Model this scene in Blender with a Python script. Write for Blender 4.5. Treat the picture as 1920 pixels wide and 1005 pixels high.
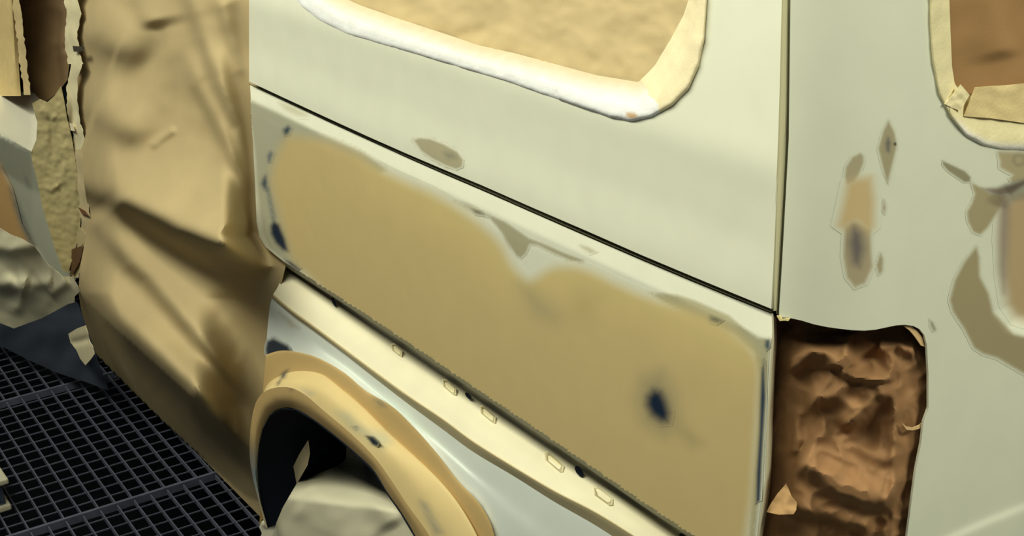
import bpy, math, random
import numpy as np
from mathutils import Vector, Matrix, noise
from mathutils.geometry import delaunay_2d_cdt

random.seed(4)
for o in list(bpy.data.objects):
    bpy.data.objects.remove(o)
SC = bpy.context.scene
COL = SC.collection
R = math.radians

# ------------------------------------------------------------------ camera
W, H = 1920, 1005
F_PX, PITCH, YAW, ROLL = 2700.0, 21.0, 32.0, -3.0
CP = np.array([0.0, -1.0, 1.74])
_a, _p, _r = R(180 - YAW), R(PITCH), R(ROLL)
FW = np.array([math.cos(_a) * math.cos(_p), math.sin(_a) * math.cos(_p), -math.sin(_p)])
_rt = np.array([math.sin(_a), -math.cos(_a), 0.0])
_up = np.cross(_rt, FW)
RT = math.cos(_r) * _rt + math.sin(_r) * _up
UP = -math.sin(_r) * _rt + math.cos(_r) * _up
cd = bpy.data.cameras.new('camera')
cam = bpy.data.objects.new('camera', cd)
COL.objects.link(cam)
cd.sensor_width = 36.0
cd.lens = 36.0 * F_PX / W
cd.clip_start = 0.01
cam.matrix_world = Matrix(((RT[0], UP[0], -FW[0], CP[0]), (RT[1], UP[1], -FW[1], CP[1]),
                           (RT[2], UP[2], -FW[2], CP[2]), (0, 0, 0, 1)))
SC.camera = cam

# ------------------------------------------------------------------ light
world = bpy.data.worlds.new('booth_ambient')
SC.world = world
world.use_nodes = True
bg = world.node_tree.nodes['Background']
bg.inputs['Color'].default_value = (0.86, 0.93, 1.0, 1)
bg.inputs['Strength'].default_value = 0.065


def area(name, loc, target, sx, sy, power, color):
    l = bpy.data.lights.new(name, 'AREA')
    l.shape = 'RECTANGLE'
    l.size, l.size_y, l.energy, l.color = sx, sy, power, color
    o = bpy.data.objects.new(name, l)
    COL.objects.link(o)
    o.location = loc
    d = Vector(target) - Vector(loc)
    o.rotation_euler = d.to_track_quat('-Z', 'Y').to_euler()
    return o


WARM = (0.98, 0.96, 0.76)
area('booth_light_side', (-2.2, -1.42, 3.2), (-2.2, 0.05, 0.9), 4.8, 0.5, 126, WARM)
area('booth_light_rear', (1.3, 1.0, 3.2), (-1.0, 0.1, 1.0), 1.6, 0.6, 78, WARM)
SC.view_settings.view_transform = 'Standard'
SC.view_settings.look = 'None'
SC.view_settings.gamma = 1.0
SC.view_settings.exposure = 0.0
SC.view_settings.use_curve_mapping = False


# ------------------------------------------------------------------ pixel -> world
def rays(uv):
    uv = np.asarray(uv, float).reshape(-1, 2)
    d = FW[None] * F_PX + RT[None] * (uv[:, :1] - W / 2) - UP[None] * (uv[:, 1:] - H / 2)
    return d / np.linalg.norm(d, axis=1)[:, None]


def on_y(uv, y, toward=0.0):
    """points on the plane y (scalar or per point), then moved toward the lens"""
    d = rays(uv)
    t = (np.asarray(y, float) - CP[1]) / d[:, 1]
    return CP + d * (t - np.asarray(toward, float))[:, None]


def on_z(uv, z):
    d = rays(uv)
    t = (np.asarray(z, float) - CP[2]) / d[:, 2]
    return CP + d * t[:, None]


_z = np.arange(.8, 2.2, .002)
_s = np.interp(_z, [1.0, 1.10, 1.13, 1.19, 1.24, 1.28, 1.32, 1.45, 1.7, 2.0], [0.0, 0.0, .001, .009, .011, .011, .021, .05, .11, .2])
_k = np.exp(-(np.arange(-30, 31) / 8.0) ** 2)
_s = np.convolve(np.pad(_s, 30, 'edge'), _k / _k.sum(), 'valid')


def S_up(z):                                   # side of the van above the seam
    return np.interp(z, _z, _s)


def S_low(z):                                  # lower side panel: chamfered head, flat face
    return np.interp(z, [0.6, 1.06, 1.085, 1.11, 1.13], [0.0, 0.0, .001, .010, .013])


def on_side(uv, S, off=0.0):
    d = rays(uv)
    y = np.zeros(len(d))
    for _ in range(8):
        t = (y - CP[1]) / d[:, 1]
        y = S(CP[2] + d[:, 2] * t) - off
    return CP + d * ((y - CP[1]) / d[:, 1])[:, None]


_arc = [(-1.078 + .105 * math.sin(k / 24 * math.pi / 2), .105 - .105 * math.cos(k / 24 * math.pi / 2)) for k in range(25)]
CORNER = np.array([(-3.2, 0.0)] + _arc + [(-.963, .3), (-.965, .6), (-.985, 1.0)])
INNER = np.array([(-3.2, .03), (-1.10, .03), (-1.082, .034), (-.99, .115), (-.985, .2), (-.985, .9)])


def on_ruled(uv, poly, toward=0.0):
    d = rays(uv)
    best = np.full(len(d), 1e9)
    for a, b in zip(poly[:-1], poly[1:]):
        e = b - a
        den = d[:, 0] * e[1] - d[:, 1] * e[0]
        q = a - CP[:2]
        t = (q[0] * e[1] - q[1] * e[0]) / den
        s = (q[0] * d[:, 1] - q[1] * d[:, 0]) / den
        ok = (s >= -1e-6) & (s <= 1 + 1e-6) & (t > 0)
        best = np.where(ok & (t < best), t, best)
    return CP + d * (best - np.asarray(toward, float))[:, None]


# ------------------------------------------------------------------ colour and polygons
def lin(c):
    c = np.asarray(c, float) / 255.0
    return np.where(c <= 0.04045, c / 12.92, ((c + 0.055) / 1.055) ** 2.4)


def inside(uv, poly):
    poly = np.asarray(poly, float)
    x, y = uv[:, 0], uv[:, 1]
    r = np.zeros(len(uv), bool)
    for (x1, y1), (x2, y2) in zip(poly, np.roll(poly, -1, 0)):
        if y1 == y2:
            continue
        c = ((y1 > y) != (y2 > y)) & (x < (x2 - x1) * (y - y1) / (y2 - y1) + x1)
        r ^= c
    return r


def dist_line(uv, pts, closed=False):
    """unsigned distance and signed side (+ above / right of a left-to-right line)"""
    pts = np.asarray(pts, float)
    if closed:
        pts = np.vstack([pts, pts[:1]])
    best = np.full(len(uv), 1e9)
    side = np.ones(len(uv))
    along = np.zeros(len(uv))
    L = 0.0
    for a, b in zip(pts[:-1], pts[1:]):
        e = b - a
        n2 = max(e @ e, 1e-9)
        s = np.clip(((uv - a) @ e) / n2, 0, 1)
        q = uv - (a + s[:, None] * e)
        dd = np.hypot(q[:, 0], q[:, 1])
        m = dd < best
        best = np.where(m, dd, best)
        side = np.where(m, np.sign(-(e[0] * q[:, 1] - e[1] * q[:, 0]) + 1e-12), side)
        along = np.where(m, L + s * math.sqrt(n2), along)
        L += math.sqrt(n2)
    return best, side, along / max(L, 1e-9)


def mask(uv, poly, soft):
    d, _, _ = dist_line(uv, poly, True)
    sd = np.where(inside(uv, poly), d, -d)
    t = np.clip(sd / max(soft, .5) * .5 + .5, 0, 1)
    return t * t * (3 - 2 * t)


def vnoise(uv, scale, seed=0.0):
    return np.array([noise.noise(Vector((u / scale, v / scale, seed))) for u, v in uv])


def smooth_poly(pts, closed=True, n=4):
    pts = [np.array(p, float) for p in pts]
    N = len(pts)
    out = []
    for i in range(N if closed else N - 1):
        p0, p1, p2, p3 = (pts[(i + k) % N] if closed else pts[min(max(i + k, 0), N - 1)] for k in (-1, 0, 1, 2))
        for k in range(n):
            t = k / n
            out.append(.5 * ((2 * p1) + (-p0 + p2) * t + (2 * p0 - 5 * p1 + 4 * p2 - p3) * t * t + (-p0 + 3 * p1 - 3 * p2 + p3) * t ** 3))
    if not closed:
        out.append(pts[-1])
    return [tuple(p) for p in out]


def resample(pts, n):
    pts = np.asarray(pts, float)
    s = np.r_[0, np.cumsum(np.hypot(*np.diff(pts[:, :2], axis=0).T))]
    q = np.linspace(0, s[-1], n)
    return np.stack([np.interp(q, s, pts[:, k]) for k in range(pts.shape[1])], 1)


def densify(pts, step, closed=True):
    pts = [np.array(p, float) for p in pts]
    out = []
    M = len(pts)
    for i in range(M if closed else M - 1):
        a, b = pts[i], pts[(i + 1) % M]
        k = max(1, int(round(np.linalg.norm(b - a) / step)))
        for j in range(k):
            out.append(a + (b - a) * j / k)
    if not closed:
        out.append(pts[-1])
    return np.array(out)


# ------------------------------------------------------------------ materials
def material(name, rough=.6, spec=.3, color=None, bump=0.0, bscale=300.0, mottling=0.0, mscale=9.0, sheen=0.0, metal=0.0, coat=0.0, stretch=None):
    m = bpy.data.materials.new(name)
    m.use_nodes = True
    nt = m.node_tree
    b = nt.nodes['Principled BSDF']
    b.inputs['Roughness'].default_value = rough
    b.inputs['Specular IOR Level'].default_value = spec
    b.inputs['Metallic'].default_value = metal
    if coat:
        b.inputs['Coat Weight'].default_value = coat
        b.inputs['Coat Roughness'].default_value = .25
    tc = nt.nodes.new('ShaderNodeTexCoord')
    src = tc.outputs['Object']
    if stretch:
        mp = nt.nodes.new('ShaderNodeMapping')
        mp.inputs['Scale'].default_value = stretch
        nt.links.new(src, mp.inputs['Vector'])
        src = mp.outputs['Vector']
    if color is None:
        at = nt.nodes.new('ShaderNodeAttribute')
        at.attribute_name = 'Col'
        base = at.outputs['Color']
    else:
        rgb = nt.nodes.new('ShaderNodeRGB')
        rgb.outputs[0].default_value = (*lin(color), 1)
        base = rgb.outputs[0]
    if mottling:
        nz = nt.nodes.new('ShaderNodeTexNoise')
        nz.inputs['Scale'].default_value = mscale
        nz.inputs['Detail'].default_value = 5
        nt.links.new(src, nz.inputs['Vector'])
        mr = nt.nodes.new('ShaderNodeMapRange')
        mr.inputs['From Min'].default_value = .3
        mr.inputs['From Max'].default_value = .7
        mr.inputs['To Min'].default_value = 1 - mottling
        mr.inputs['To Max'].default_value = 1 + mottling
        nt.links.new(nz.outputs['Fac'], mr.inputs['Value'])
        mx = nt.nodes.new('ShaderNodeMix')
        mx.data_type = 'RGBA'
        mx.blend_type = 'MULTIPLY'
        mx.inputs['Factor'].default_value = 1.0
        nt.links.new(base, mx.inputs['A'])
        nt.links.new(mr.outputs['Result'], mx.inputs['B'])
        base = mx.outputs['Result']
    nt.links.new(base, b.inputs['Base Color'])
    if bump:
        n2 = nt.nodes.new('ShaderNodeTexNoise')
        n2.inputs['Scale'].default_value = bscale
        n2.inputs['Detail'].default_value = 4
        nt.links.new(src, n2.inputs['Vector'])
        bp = nt.nodes.new('ShaderNodeBump')
        bp.inputs['Strength'].default_value = bump
        bp.inputs['Distance'].default_value = .002
        nt.links.new(n2.outputs['Fac'], bp.inputs['Height'])
        nt.links.new(bp.outputs['Normal'], b.inputs['Normal'])
    return m


M_PAINT = material('flatted_paint_and_filler', .5, .2, mottling=.02, mscale=18)
M_PAPER = material('brown_masking_paper', .72, .18, mottling=.05, mscale=7, bump=.10, bscale=500)
M_TAPE = material('cream_masking_tape', .6, .25, mottling=.05, mscale=45, bump=.25, bscale=260)
M_SHEET = material('pale_plastic_sheet', .5, .25, mottling=.03, mscale=10)
M_SEAL = material('grey_seam_sealer', .7, .15, color=(150, 146, 116))
M_DARK = material('dark_cavity', .9, .1, color=(22, 28, 38))
M_STEEL = material('galvanised_grating', .55, .4, color=(80, 84, 100), mottling=.2, mscale=25)
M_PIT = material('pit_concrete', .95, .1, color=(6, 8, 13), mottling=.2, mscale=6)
M_SLAB = material('booth_floor_concrete', .9, .2, color=(92, 92, 88), mottling=.12, mscale=5)
M_CRATE = material('dusty_grey_plastic', .6, .3, color=(176, 172, 150), mottling=.08, mscale=30)
M_CRATE_D = material('dark_blue_plastic', .6, .3, color=(52, 62, 80), mottling=.1, mscale=30)


# ------------------------------------------------------------------ object builders
def thing(name, label, cat, loc=(0, 0, 0), group=None):
    o = bpy.data.objects.new(name, None)
    COL.objects.link(o)
    o.location = loc
    o.empty_display_size = .1
    o['label'] = label
    o['category'] = cat
    if group:
        o['group'] = group
    return o


def link(name, verts, faces, mat, parent=None, col=None, thick=0.0, smooth=True, label=None):
    me = bpy.data.meshes.new(name)
    me.from_pydata([tuple(map(float, v)) for v in verts], [], [tuple(map(int, f)) for f in faces])
    me.update()
    if col is not None:
        ca = me.color_attributes.new('Col', 'FLOAT_COLOR', 'POINT')
        buf = np.ones((len(verts), 4), np.float32)
        buf[:, :3] = col
        ca.data.foreach_set('color', buf.ravel())
    if smooth:
        me.polygons.foreach_set('use_smooth', [True] * len(me.polygons))
    me.materials.append(mat)
    o = bpy.data.objects.new(name, me)
    COL.objects.link(o)
    if parent is not None:
        o.parent = parent
        L = Vector((0, 0, 0))
        q = parent
        while q is not None:
            L += Vector(q.location)
            q = q.parent
        o.matrix_parent_inverse = Matrix.Translation(-L)
    if thick:
        s = o.modifiers.new('thickness', 'SOLIDIFY')
        s.thickness = thick
        s.offset = -1
        es = o.modifiers.new('sharp_rim', 'EDGE_SPLIT')
        es.split_angle = R(50)
    if label:
        o['label'] = label
    return o


def flatcol(c, n):
    return np.repeat(lin(c)[None], n, 0)


def sheet(name, outline, fn, step, mat, parent, col, holes=(), thick=.0012, label=None, clip=None):
    """fill a traced outline with a fine triangle mesh laid on a surface of the van"""
    rings = [densify(outline, step)] + [densify(h, step) for h in holes]
    pts = [r for r in rings]
    edges = []
    k = 0
    for r in rings:
        n = len(r)
        edges += [(k + i, k + (i + 1) % n) for i in range(n)]
        k += n
    lo, hi = rings[0].min(0), rings[0].max(0)
    us = np.arange(lo[0], hi[0], step)
    vs = np.arange(lo[1], hi[1], step * .87)
    g = np.array([(u + (step / 2 if j % 2 else 0), v) for j, v in enumerate(vs) for u in us])
    ok = inside(g, rings[0])
    for h in rings[1:]:
        ok &= ~inside(g, h)
    g = g[ok]
    if len(g):
        dmin = np.full(len(g), 1e9)
        for r in rings:
            for i0 in range(0, len(r), 64):
                q = r[i0:i0 + 64]
                dmin = np.minimum(dmin, np.min(np.hypot(g[:, None, 0] - q[None, :, 0], g[:, None, 1] - q[None, :, 1]), 1))
        g = g[dmin > step * .55]
    uv = np.vstack(pts + [g])
    V, E_, Fc, *_ = delaunay_2d_cdt([Vector(p) for p in uv], edges, [], 0, 1e-4)
    uv = np.array([(p.x, p.y) for p in V])
    tri = np.array([f for f in Fc if len(f) == 3])
    c = uv[tri].mean(1)
    ok = inside(c, rings[0])
    for h in rings[1:]:
        ok &= ~inside(c, h)
    e1, e2 = uv[tri[:, 1]] - uv[tri[:, 0]], uv[tri[:, 2]] - uv[tri[:, 0]]
    ok &= np.abs(e1[:, 0] * e2[:, 1] - e1[:, 1] * e2[:, 0]) > .02 * step * step
    if clip is not None:
        ok &= inside(c, clip)
    tri = tri[ok]
    used = np.unique(tri)
    re = -np.ones(len(uv), int)
    re[used] = np.arange(len(used))
    uv, tri = uv[used], re[tri]
    P = fn(uv)
    # wind every triangle toward the lens
    n = np.cross(P[tri[:, 1]] - P[tri[:, 0]], P[tri[:, 2]] - P[tri[:, 0]])
    f = np.einsum('ij,ij->i', n, CP - P[tri[:, 0]]) < 0
    tri[f] = tri[f][:, ::-1]
    C = col(uv) if callable(col) else flatcol(col, len(uv))
    return link(name, P, tri, mat, parent, C, thick, label=label)


def loft(name, rows, n, m, fn, mat, parent, col, thick=.0012, smooth=True, label=None):
    """skin over several traced rows; each row = list of (u, v, y[, ...]) points"""
    Rr = [resample(smooth_poly(r, False, 5) if len(r) < 40 else r, n) for r in rows]
    out = []
    K = len(Rr)
    for i in range(K - 1):
        p0, p1, p2, p3 = (Rr[min(max(i + k, 0), K - 1)] for k in (-1, 0, 1, 2))
        for j in range(m):
            t = j / m
            out.append(.5 * (2 * p1 + (p2 - p0) * t + (2 * p0 - 5 * p1 + 4 * p2 - p3) * t * t + (3 * p1 - p0 - 3 * p2 + p3) * t ** 3) if smooth
                       else p1 + (p2 - p1) * t)
    out.append(Rr[-1])
    G = np.array(out)
    rr = G.shape[0]
    flat = G.reshape(-1, G.shape[2])
    P = fn(flat)
    faces = []
    for i in range(rr - 1):
        for j in range(n - 1):
            a = i * n + j
            faces.append((a, a + 1, a + n + 1, a + n))
    fa = np.array(faces)
    nn = np.cross(P[fa[:, 1]] - P[fa[:, 0]], P[fa[:, 2]] - P[fa[:, 0]])
    s = np.einsum('ij,ij->i', nn, CP - P[fa[:, 0]]).sum()
    if s < 0:
        fa = fa[:, ::-1]
    C = col(flat[:, :2]) if callable(col) else flatcol(col, len(flat))
    return link(name, P, fa, mat, parent, C, thick, label=label)


def fold(uv, line, h, w, up, flip=False, ends=.12):
    """a paper fold: steep face of width w along the line, relaxing over 'up' pixels above it"""
    d, s, t = dist_line(uv, line)
    sd = d * s * (-1 if flip else 1)
    a, b = np.array(line[0], float), np.array(line[-1], float)
    t = np.clip(((uv - a) @ (b - a)) / ((b - a) @ (b - a)), 0, 1)
    e = np.clip(np.minimum(t, 1 - t) / ends, 0, 1) if ends else 1.0
    e = e * e * (3 - 2 * e) if ends else 1.0
    sg = 1 / (1 + np.exp(-np.clip(sd / (w * .35), -40, 40)))
    return h * e * sg * np.exp(-(np.maximum(sd, 0) / up) ** 1.5)


def ridge(uv, line, h, w, ends=.15):
    d, s, t = dist_line(uv, line)
    e = np.clip(np.minimum(t, 1 - t) / ends, 0, 1)
    return h * e * np.exp(-(d / w) ** 2)


def box(name, lo, hi, mat, parent=None, bevel=0.0, label=None):
    x0, y0, z0 = lo
    x1, y1, z1 = hi
    v = [(x0, y0, z0), (x1, y0, z0), (x1, y1, z0), (x0, y1, z0), (x0, y0, z1), (x1, y0, z1), (x1, y1, z1), (x0, y1, z1)]
    f = [(3, 2, 1, 0), (4, 5, 6, 7), (0, 1, 5, 4), (1, 2, 6, 5), (2, 3, 7, 6), (3, 0, 4, 7)]
    o = link(name, v, f, mat, parent, smooth=False, label=label)
    if bevel:
        b = o.modifiers.new('bevel', 'BEVEL')
        b.width = bevel
        b.segments = 2
    return o


# ------------------------------------------------------------------ floor grating (the setting)
floor = bpy.data.objects.new('floor', None)
COL.objects.link(floor)
floor['kind'] = 'structure'
GY = R(-1.5)
cg, sg_ = math.cos(GY), math.sin(GY)
GO = np.array([-3.137, -.1])


def gpt(a, b, z):
    return (GO[0] + a * cg - b * sg_, GO[1] + a * sg_ + b * cg, z)


def gbar(name, a0, a1, b0, b1, z0, z1, mat, parent, cache={}):
    key = (name, round(a1 - a0, 4), round(b1 - b0, 4), round(z1 - z0, 4))
    if key not in cache:
        o = box(name, (0, 0, z0 - z1), (a1 - a0, b1 - b0, 0), mat)
        cache[key] = o.data
    else:
        o = bpy.data.objects.new(name, cache[key])
        COL.objects.link(o)
    o.location = gpt(a0, b0, z1)
    o.rotation_euler = (0, 0, GY)
    o.parent = parent
    return o


PL = .765
B0, B1 = -1.15, .30
for k in range(-3, 2):
    a0, a1 = k * PL, (k + 1) * PL
    panel = box('grating_frame', (0, 0, -.020), (.009, B1 - B0, 0.0), M_STEEL, floor)
    panel.location = gpt(a0 - .0055, B0, 0)
    panel.rotation_euler = (0, 0, GY)
    n = int(round((B1 - B0) / .0417))
    for i in range(n + 1):
        b = B0 + i * .0417
        gbar('bearing_bar', a0 + .012, a1 - .007, b - .0014, b + .0014, -.014, -.001, M_STEEL, floor)
    for j in range(1, 15):
        a = a0 + j * PL / 15
        gbar('cross_rod', a - .0010, a + .0010, B0, B1, -.006, -.003, M_STEEL, floor)
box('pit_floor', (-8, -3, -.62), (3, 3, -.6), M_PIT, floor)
for lo, hi in (((-8, -4, -.2), (2.5, -1.28, 0)), ((-1.55, -1.28, -.2), (2.5, 3, 0)), ((-8, -1.28, -.2), (-5.48, 3, 0))):
    box('concrete_slab', lo, hi, M_SLAB, floor)

# ------------------------------------------------------------------ the van
van = thing('van', 'large white van stripped for respraying, tan filler along its rear side panel', 'van', (-2.4, .4, 0))

WHITE = (224, 226, 208)
PRIMER = (172, 168, 140)
FILL = (204, 184, 132)
FILLB = (216, 198, 136)
NAVY = (24, 40, 62)

# --- painted, filled and rubbed-through areas of the side: (kind, outline, colour, softness)
BIG_FILLER = smooth_poly([(540, 254), (600, 262), (660, 283), (715, 318), (760, 340), (810, 362), (860, 392), (905, 425), (938, 458), (955, 490),
              (973, 513), (990, 526), (1006, 520), (1032, 504), (1070, 500), (1110, 510), (1160, 535), (1230, 563), (1300, 582),
              (1350, 605), (1392, 635), (1416, 665), (1425, 700), (1421, 780), (1416, 860), (1411, 930), (1400, 1005), (1396, 1080)], False, 3) + \
    [(1394, 1090), (1300, 1022), (1200, 954), (1100, 886), (1000, 818), (900, 750), (800, 682), (700, 614), (610, 552), (580, 524)] + \
    smooth_poly([(548, 488), (532, 442), (520, 392), (508, 350), (512, 310), (525, 275)], False, 3)
LEFT_PRIMER = [(466, 186), (520, 210), (600, 250), (680, 285), (725, 318), (700, 330), (600, 290), (540, 290), (530, 350), (548, 440),
               (575, 512), (545, 496), (528, 486), (503, 462), (492, 436), (485, 380), (478, 300)]
SIDE = [
    ('primer_patch', LEFT_PRIMER, (176, 176, 154), 5),
    ('primer_patch', [(523, 192), (548, 199), (572, 212), (578, 218), (558, 217), (535, 206)], (196, 194, 168), 8),
    ('primer_patch', [(912, 401), (948, 417), (992, 447), (1023, 459), (1059, 475), (1091, 487), (1095, 493), (1067, 487), (1039, 475),
                      (1007, 459), (993, 458), (986, 475), (976, 484), (968, 479), (952, 455), (940, 435), (924, 415)], PRIMER, 3),
    ('primer_patch', [(848, 374), (880, 384), (905, 398), (915, 405), (898, 404), (872, 390)], (190, 188, 160), 5),
    ('primer_patch', [(1087, 459), (1105, 464), (1119, 473), (1107, 475), (1090, 464)], (186, 182, 156), 5),
    ('primer_patch', [(1218, 549), (1245, 550), (1270, 553), (1302, 563), (1338, 579), (1366, 591), (1390, 611), (1421, 634), (1444, 636),
                      (1440, 700), (1434, 800), (1427, 900), (1416, 1005), (1412, 1070), (1400, 1070), (1420, 800), (1422, 700), (1414, 662),
                      (1378, 628), (1338, 609), (1290, 588), (1246, 567)], (178, 174, 142), 4),
    ('filler_patch', BIG_FILLER, FILL, 16),
    ('soft', [(972, 535), (1000, 545), (1045, 590), (1040, 605), (1000, 590)], (182, 168, 126), 30),
    ('soft', [(1085, 545), (1120, 555), (1100, 600), (1070, 600)], (196, 178, 124), 40),
    ('soft', [(1205, 715), (1240, 700), (1262, 740), (1268, 790), (1245, 810), (1212, 790), (1200, 750)], (160, 150, 118), 34),
    ('soft', [(1262, 795), (1290, 805), (1315, 830), (1300, 838), (1275, 815)], (180, 164, 120), 22),
    ('primer_patch', [(776, 263), (786, 259), (806, 261), (832, 271), (857, 285), (868, 300), (866, 313), (856, 317), (838, 311), (812, 298), (790, 283)], (172, 166, 138), 3),
    ('soft', [(832, 286), (848, 288), (856, 296), (840, 297)], (140, 138, 118), 8),
    ('bare_spot', [(1213, 744), (1225, 731), (1240, 735), (1249, 753), (1255, 774), (1252, 791), (1238, 790), (1221, 778), (1212, 760)], NAVY, 13),
    ('bare_spot', [(513, 414), (523, 421), (534, 447), (540, 471), (530, 469), (517, 456), (508, 439), (507, 424)], NAVY, 6),
    ('bare_spot', [(531, 243), (540, 236), (545, 241), (541, 250), (534, 254)], (52, 68, 84), 6),
    ('bare_spot', [(493, 336), (498, 328), (501, 342), (500, 356), (495, 354), (490, 345)], (60, 76, 92), 6),
    ('bare_spot', [(502, 292), (507, 284), (511, 288), (506, 304), (503, 302)], (88, 102, 110), 6),
    ('soft', [(499, 350), (504, 352), (516, 410), (510, 412)], (110, 122, 124), 6),
    ('bare_spot', [(534, 487), (545, 491), (563, 505), (560, 508), (546, 499)], (40, 52, 66), 4),
    ('bare_spot', [(1332, 595), (1342, 596), (1353, 602), (1344, 604), (1334, 600)], (92, 96, 88), 8),
    ('bare_spot', [(1432, 675), (1435, 746), (1431, 811), (1428, 865), (1425, 938), (1418, 946), (1419, 888), (1424, 811), (1426, 746), (1428, 697)], (44, 62, 84), 4),
    ('bare_spot', [(1436, 638), (1443, 636), (1444, 652), (1438, 656), (1434, 648)], (70, 88, 100), 5),
    ('bare_spot', [(885, 392), (900, 396), (908, 402), (892, 400)], (112, 110, 90), 5),
]


def paint_side(uv):
    C = flatcol(WHITE, len(uv))
    for kind, poly, c, soft in SIDE:
        a = mask(uv, poly, soft)[:, None]
        cc = lin(c)[None]
        if kind == 'filler_patch':
            # creamier where it is feathered out thin along the top
            d, _, _ = dist_line(uv, [(720, 330), (900, 430), (975, 520), (1040, 510), (1220, 570), (1400, 660)])
            k = np.exp(-(d / 45) ** 2)[:, None] * .6
            cc = cc * (1 - k) + lin(FILLB)[None] * k
        C = C * (1 - a) + cc * a
    return C


def keep_in(q, poly, lim):
    q, poly = np.asarray(q, float), np.asarray(poly, float)
    return np.where(inside(q, lim)[:, None], q, poly)


def grown(poly, g):
    p = np.asarray(poly, float)
    a = .5 * np.sum(p[:, 0] * np.roll(p[:, 1], -1) - np.roll(p[:, 0], -1) * p[:, 1])
    e = np.roll(p, -1, 0) - np.roll(p, 1, 0)
    n = np.stack([e[:, 1], -e[:, 0]], 1) / np.maximum(np.hypot(e[:, 0], e[:, 1]), 1e-6)[:, None]
    return p + n * g * (1 if a > 0 else -1)


SEAM_U = [(440, 140), (467, 153), (540, 187), (620, 224), (690, 256), (760, 287), (830, 317), (900, 346), (1000, 390), (1100, 433), (1200, 477), (1300, 519), (1380, 552), (1446, 579)]
SEAM_L = [(440, 145), (469, 160), (540, 193), (620, 231), (690, 263), (760, 295), (830, 326), (900, 356), (1000, 400), (1100, 444), (1200, 487), (1300, 529), (1380, 562), (1447, 588)]
WIN_OUT = [(530, -120), (533, -60), (545, -15), (564, 10), (598, 37), (648, 62), (722, 84), (796, 106), (871, 129), (945, 151), (994, 168), (1044, 186), (1093, 203), (1143, 220),
           (1182, 228), (1222, 220), (1261, 198), (1291, 168), (1311, 124), (1321, 74), (1326, 0), (1328, -60), (1330, -120)]
up_outline = [(466, -120), (467, 0)] + [(467, 100)] + SEAM_U[1:] + [(1450, 500), (1461, 260), (1468, 0), (1471, -120)]
sheet('upper_side_panel', up_outline, lambda uv: on_side(uv, S_up), 9, M_PAINT, van, paint_side,
      holes=[[(u + (0), v) for u, v in grown(smooth_poly(WIN_OUT, False, 2), -4)]], thick=.003)
LOW_EDGE = [(530, 489), (600, 533), (700, 598), (800, 665), (900, 733), (1000, 800), (1100, 868), (1200, 937), (1300, 1004), (1395, 1070)]
low_outline = SEAM_L[1:] + [(1448, 620), (1443, 700), (1438, 800), (1434, 900), (1420, 1005), (1412, 1070)] + LOW_EDGE[::-1] + \
    [(516, 478), (498, 463), (486, 444), (481, 415), (478, 340), (473, 240)]
sheet('lower_side_panel', low_outline, lambda uv: on_side(uv, S_low), 5, M_PAINT, van, paint_side, thick=.003)
LAB = {'filler_patch': 'tan sanded filler', 'primer_patch': 'grey primer showing through', 'bare_spot': 'dark blue rubbed-through spot'}
MATS = {'filler_patch': M_PAINT, 'primer_patch': M_PAINT, 'bare_spot': M_PAINT}


def clip_px(poly, lo):
    return [p for p in poly]


for i, (kind, poly, c, soft) in enumerate(SIDE):
    if kind == 'soft':
        continue
    up = max(v for u, v in poly) < 330 and min(u for u, v in poly) > 700
    S = S_up if up else S_low
    lift = .00022 + .00002 * i
    st = 6 if kind == 'filler_patch' else (4 if len(poly) > 12 else 2.5)
    lim = up_outline if up else low_outline
    q = keep_in(grown(poly, soft * .9), poly, lim)
    sheet(kind, q, lambda uv, S=S, lift=lift: on_side(uv, S, lift), st, MATS[kind], van, paint_side, thick=0, label=LAB[kind], clip=lim)

# seam between the two panels: sealer bead lying in a dark groove
row = lambda L, dv, y: [(u, v + dv, y) for u, v in L]
yfn = lambda f: on_y(f[:, :2], f[:, 2])
loft('seam_sealer', [row(SEAM_U, -3, .016), row(SEAM_U, 2, .017), [(u, (v + v2) / 2 + .6, .006 + .004 * (i < 5)) for i, ((u, v), (_, v2)) in enumerate(zip(SEAM_U, SEAM_L))],
                     row(SEAM_L, -1, .018), row(SEAM_L, 5, .022)], 120, 3, yfn, M_SEAL, van, (120, 116, 92))

# bottom return of the lower panel and the sill below it
A_ = LOW_EDGE
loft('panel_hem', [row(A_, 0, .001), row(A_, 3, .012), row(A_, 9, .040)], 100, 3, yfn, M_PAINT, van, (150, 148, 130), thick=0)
B_ = [(524, 497), (628, 572), (685, 616), (753, 664), (837, 722), (900, 765), (946, 795), (1022, 847), (1087, 888), (1152, 927), (1233, 985), (1320, 1046)]
C_ = [(512, 552), (545, 580), (580, 605), (643, 652), (701, 695), (763, 740), (831, 786), (888, 828), (965, 876), (1041, 921), (1118, 961), (1200, 1012), (1260, 1050)]
C2_ = [(510, 560), (545, 588), (580, 614), (643, 662), (701, 708), (763, 756), (831, 806), (888, 848), (965, 894), (1041, 942), (1118, 986), (1200, 1040), (1240, 1070)]
D1_ = [(506, 575), (545, 606), (580, 632), (643, 684), (701, 732), (763, 784), (831, 840), (888, 884), (965, 942), (1022, 986), (1080, 1032), (1120, 1066)]
D2_ = [(502, 610), (545, 632), (590, 655), (650, 694), (711, 742), (770, 790), (831, 846), (880, 894), (925, 942), (965, 985), (1000, 1032), (1030, 1070)]
E_ = [(498, 668), (520, 660), (544, 659), (591, 669), (643, 697), (685, 732), (732, 760), (774, 800), (816, 847), (857, 899), (894, 938), (915, 972), (926, 1005), (940, 1060), (952, 1150)]
F_ = [(492, 745), (500, 724), (518, 709), (555, 697), (602, 702), (643, 731), (685, 767), (732, 814), (784, 861), (826, 903), (863, 950), (894, 1005), (916, 1060), (930, 1150)]
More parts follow.
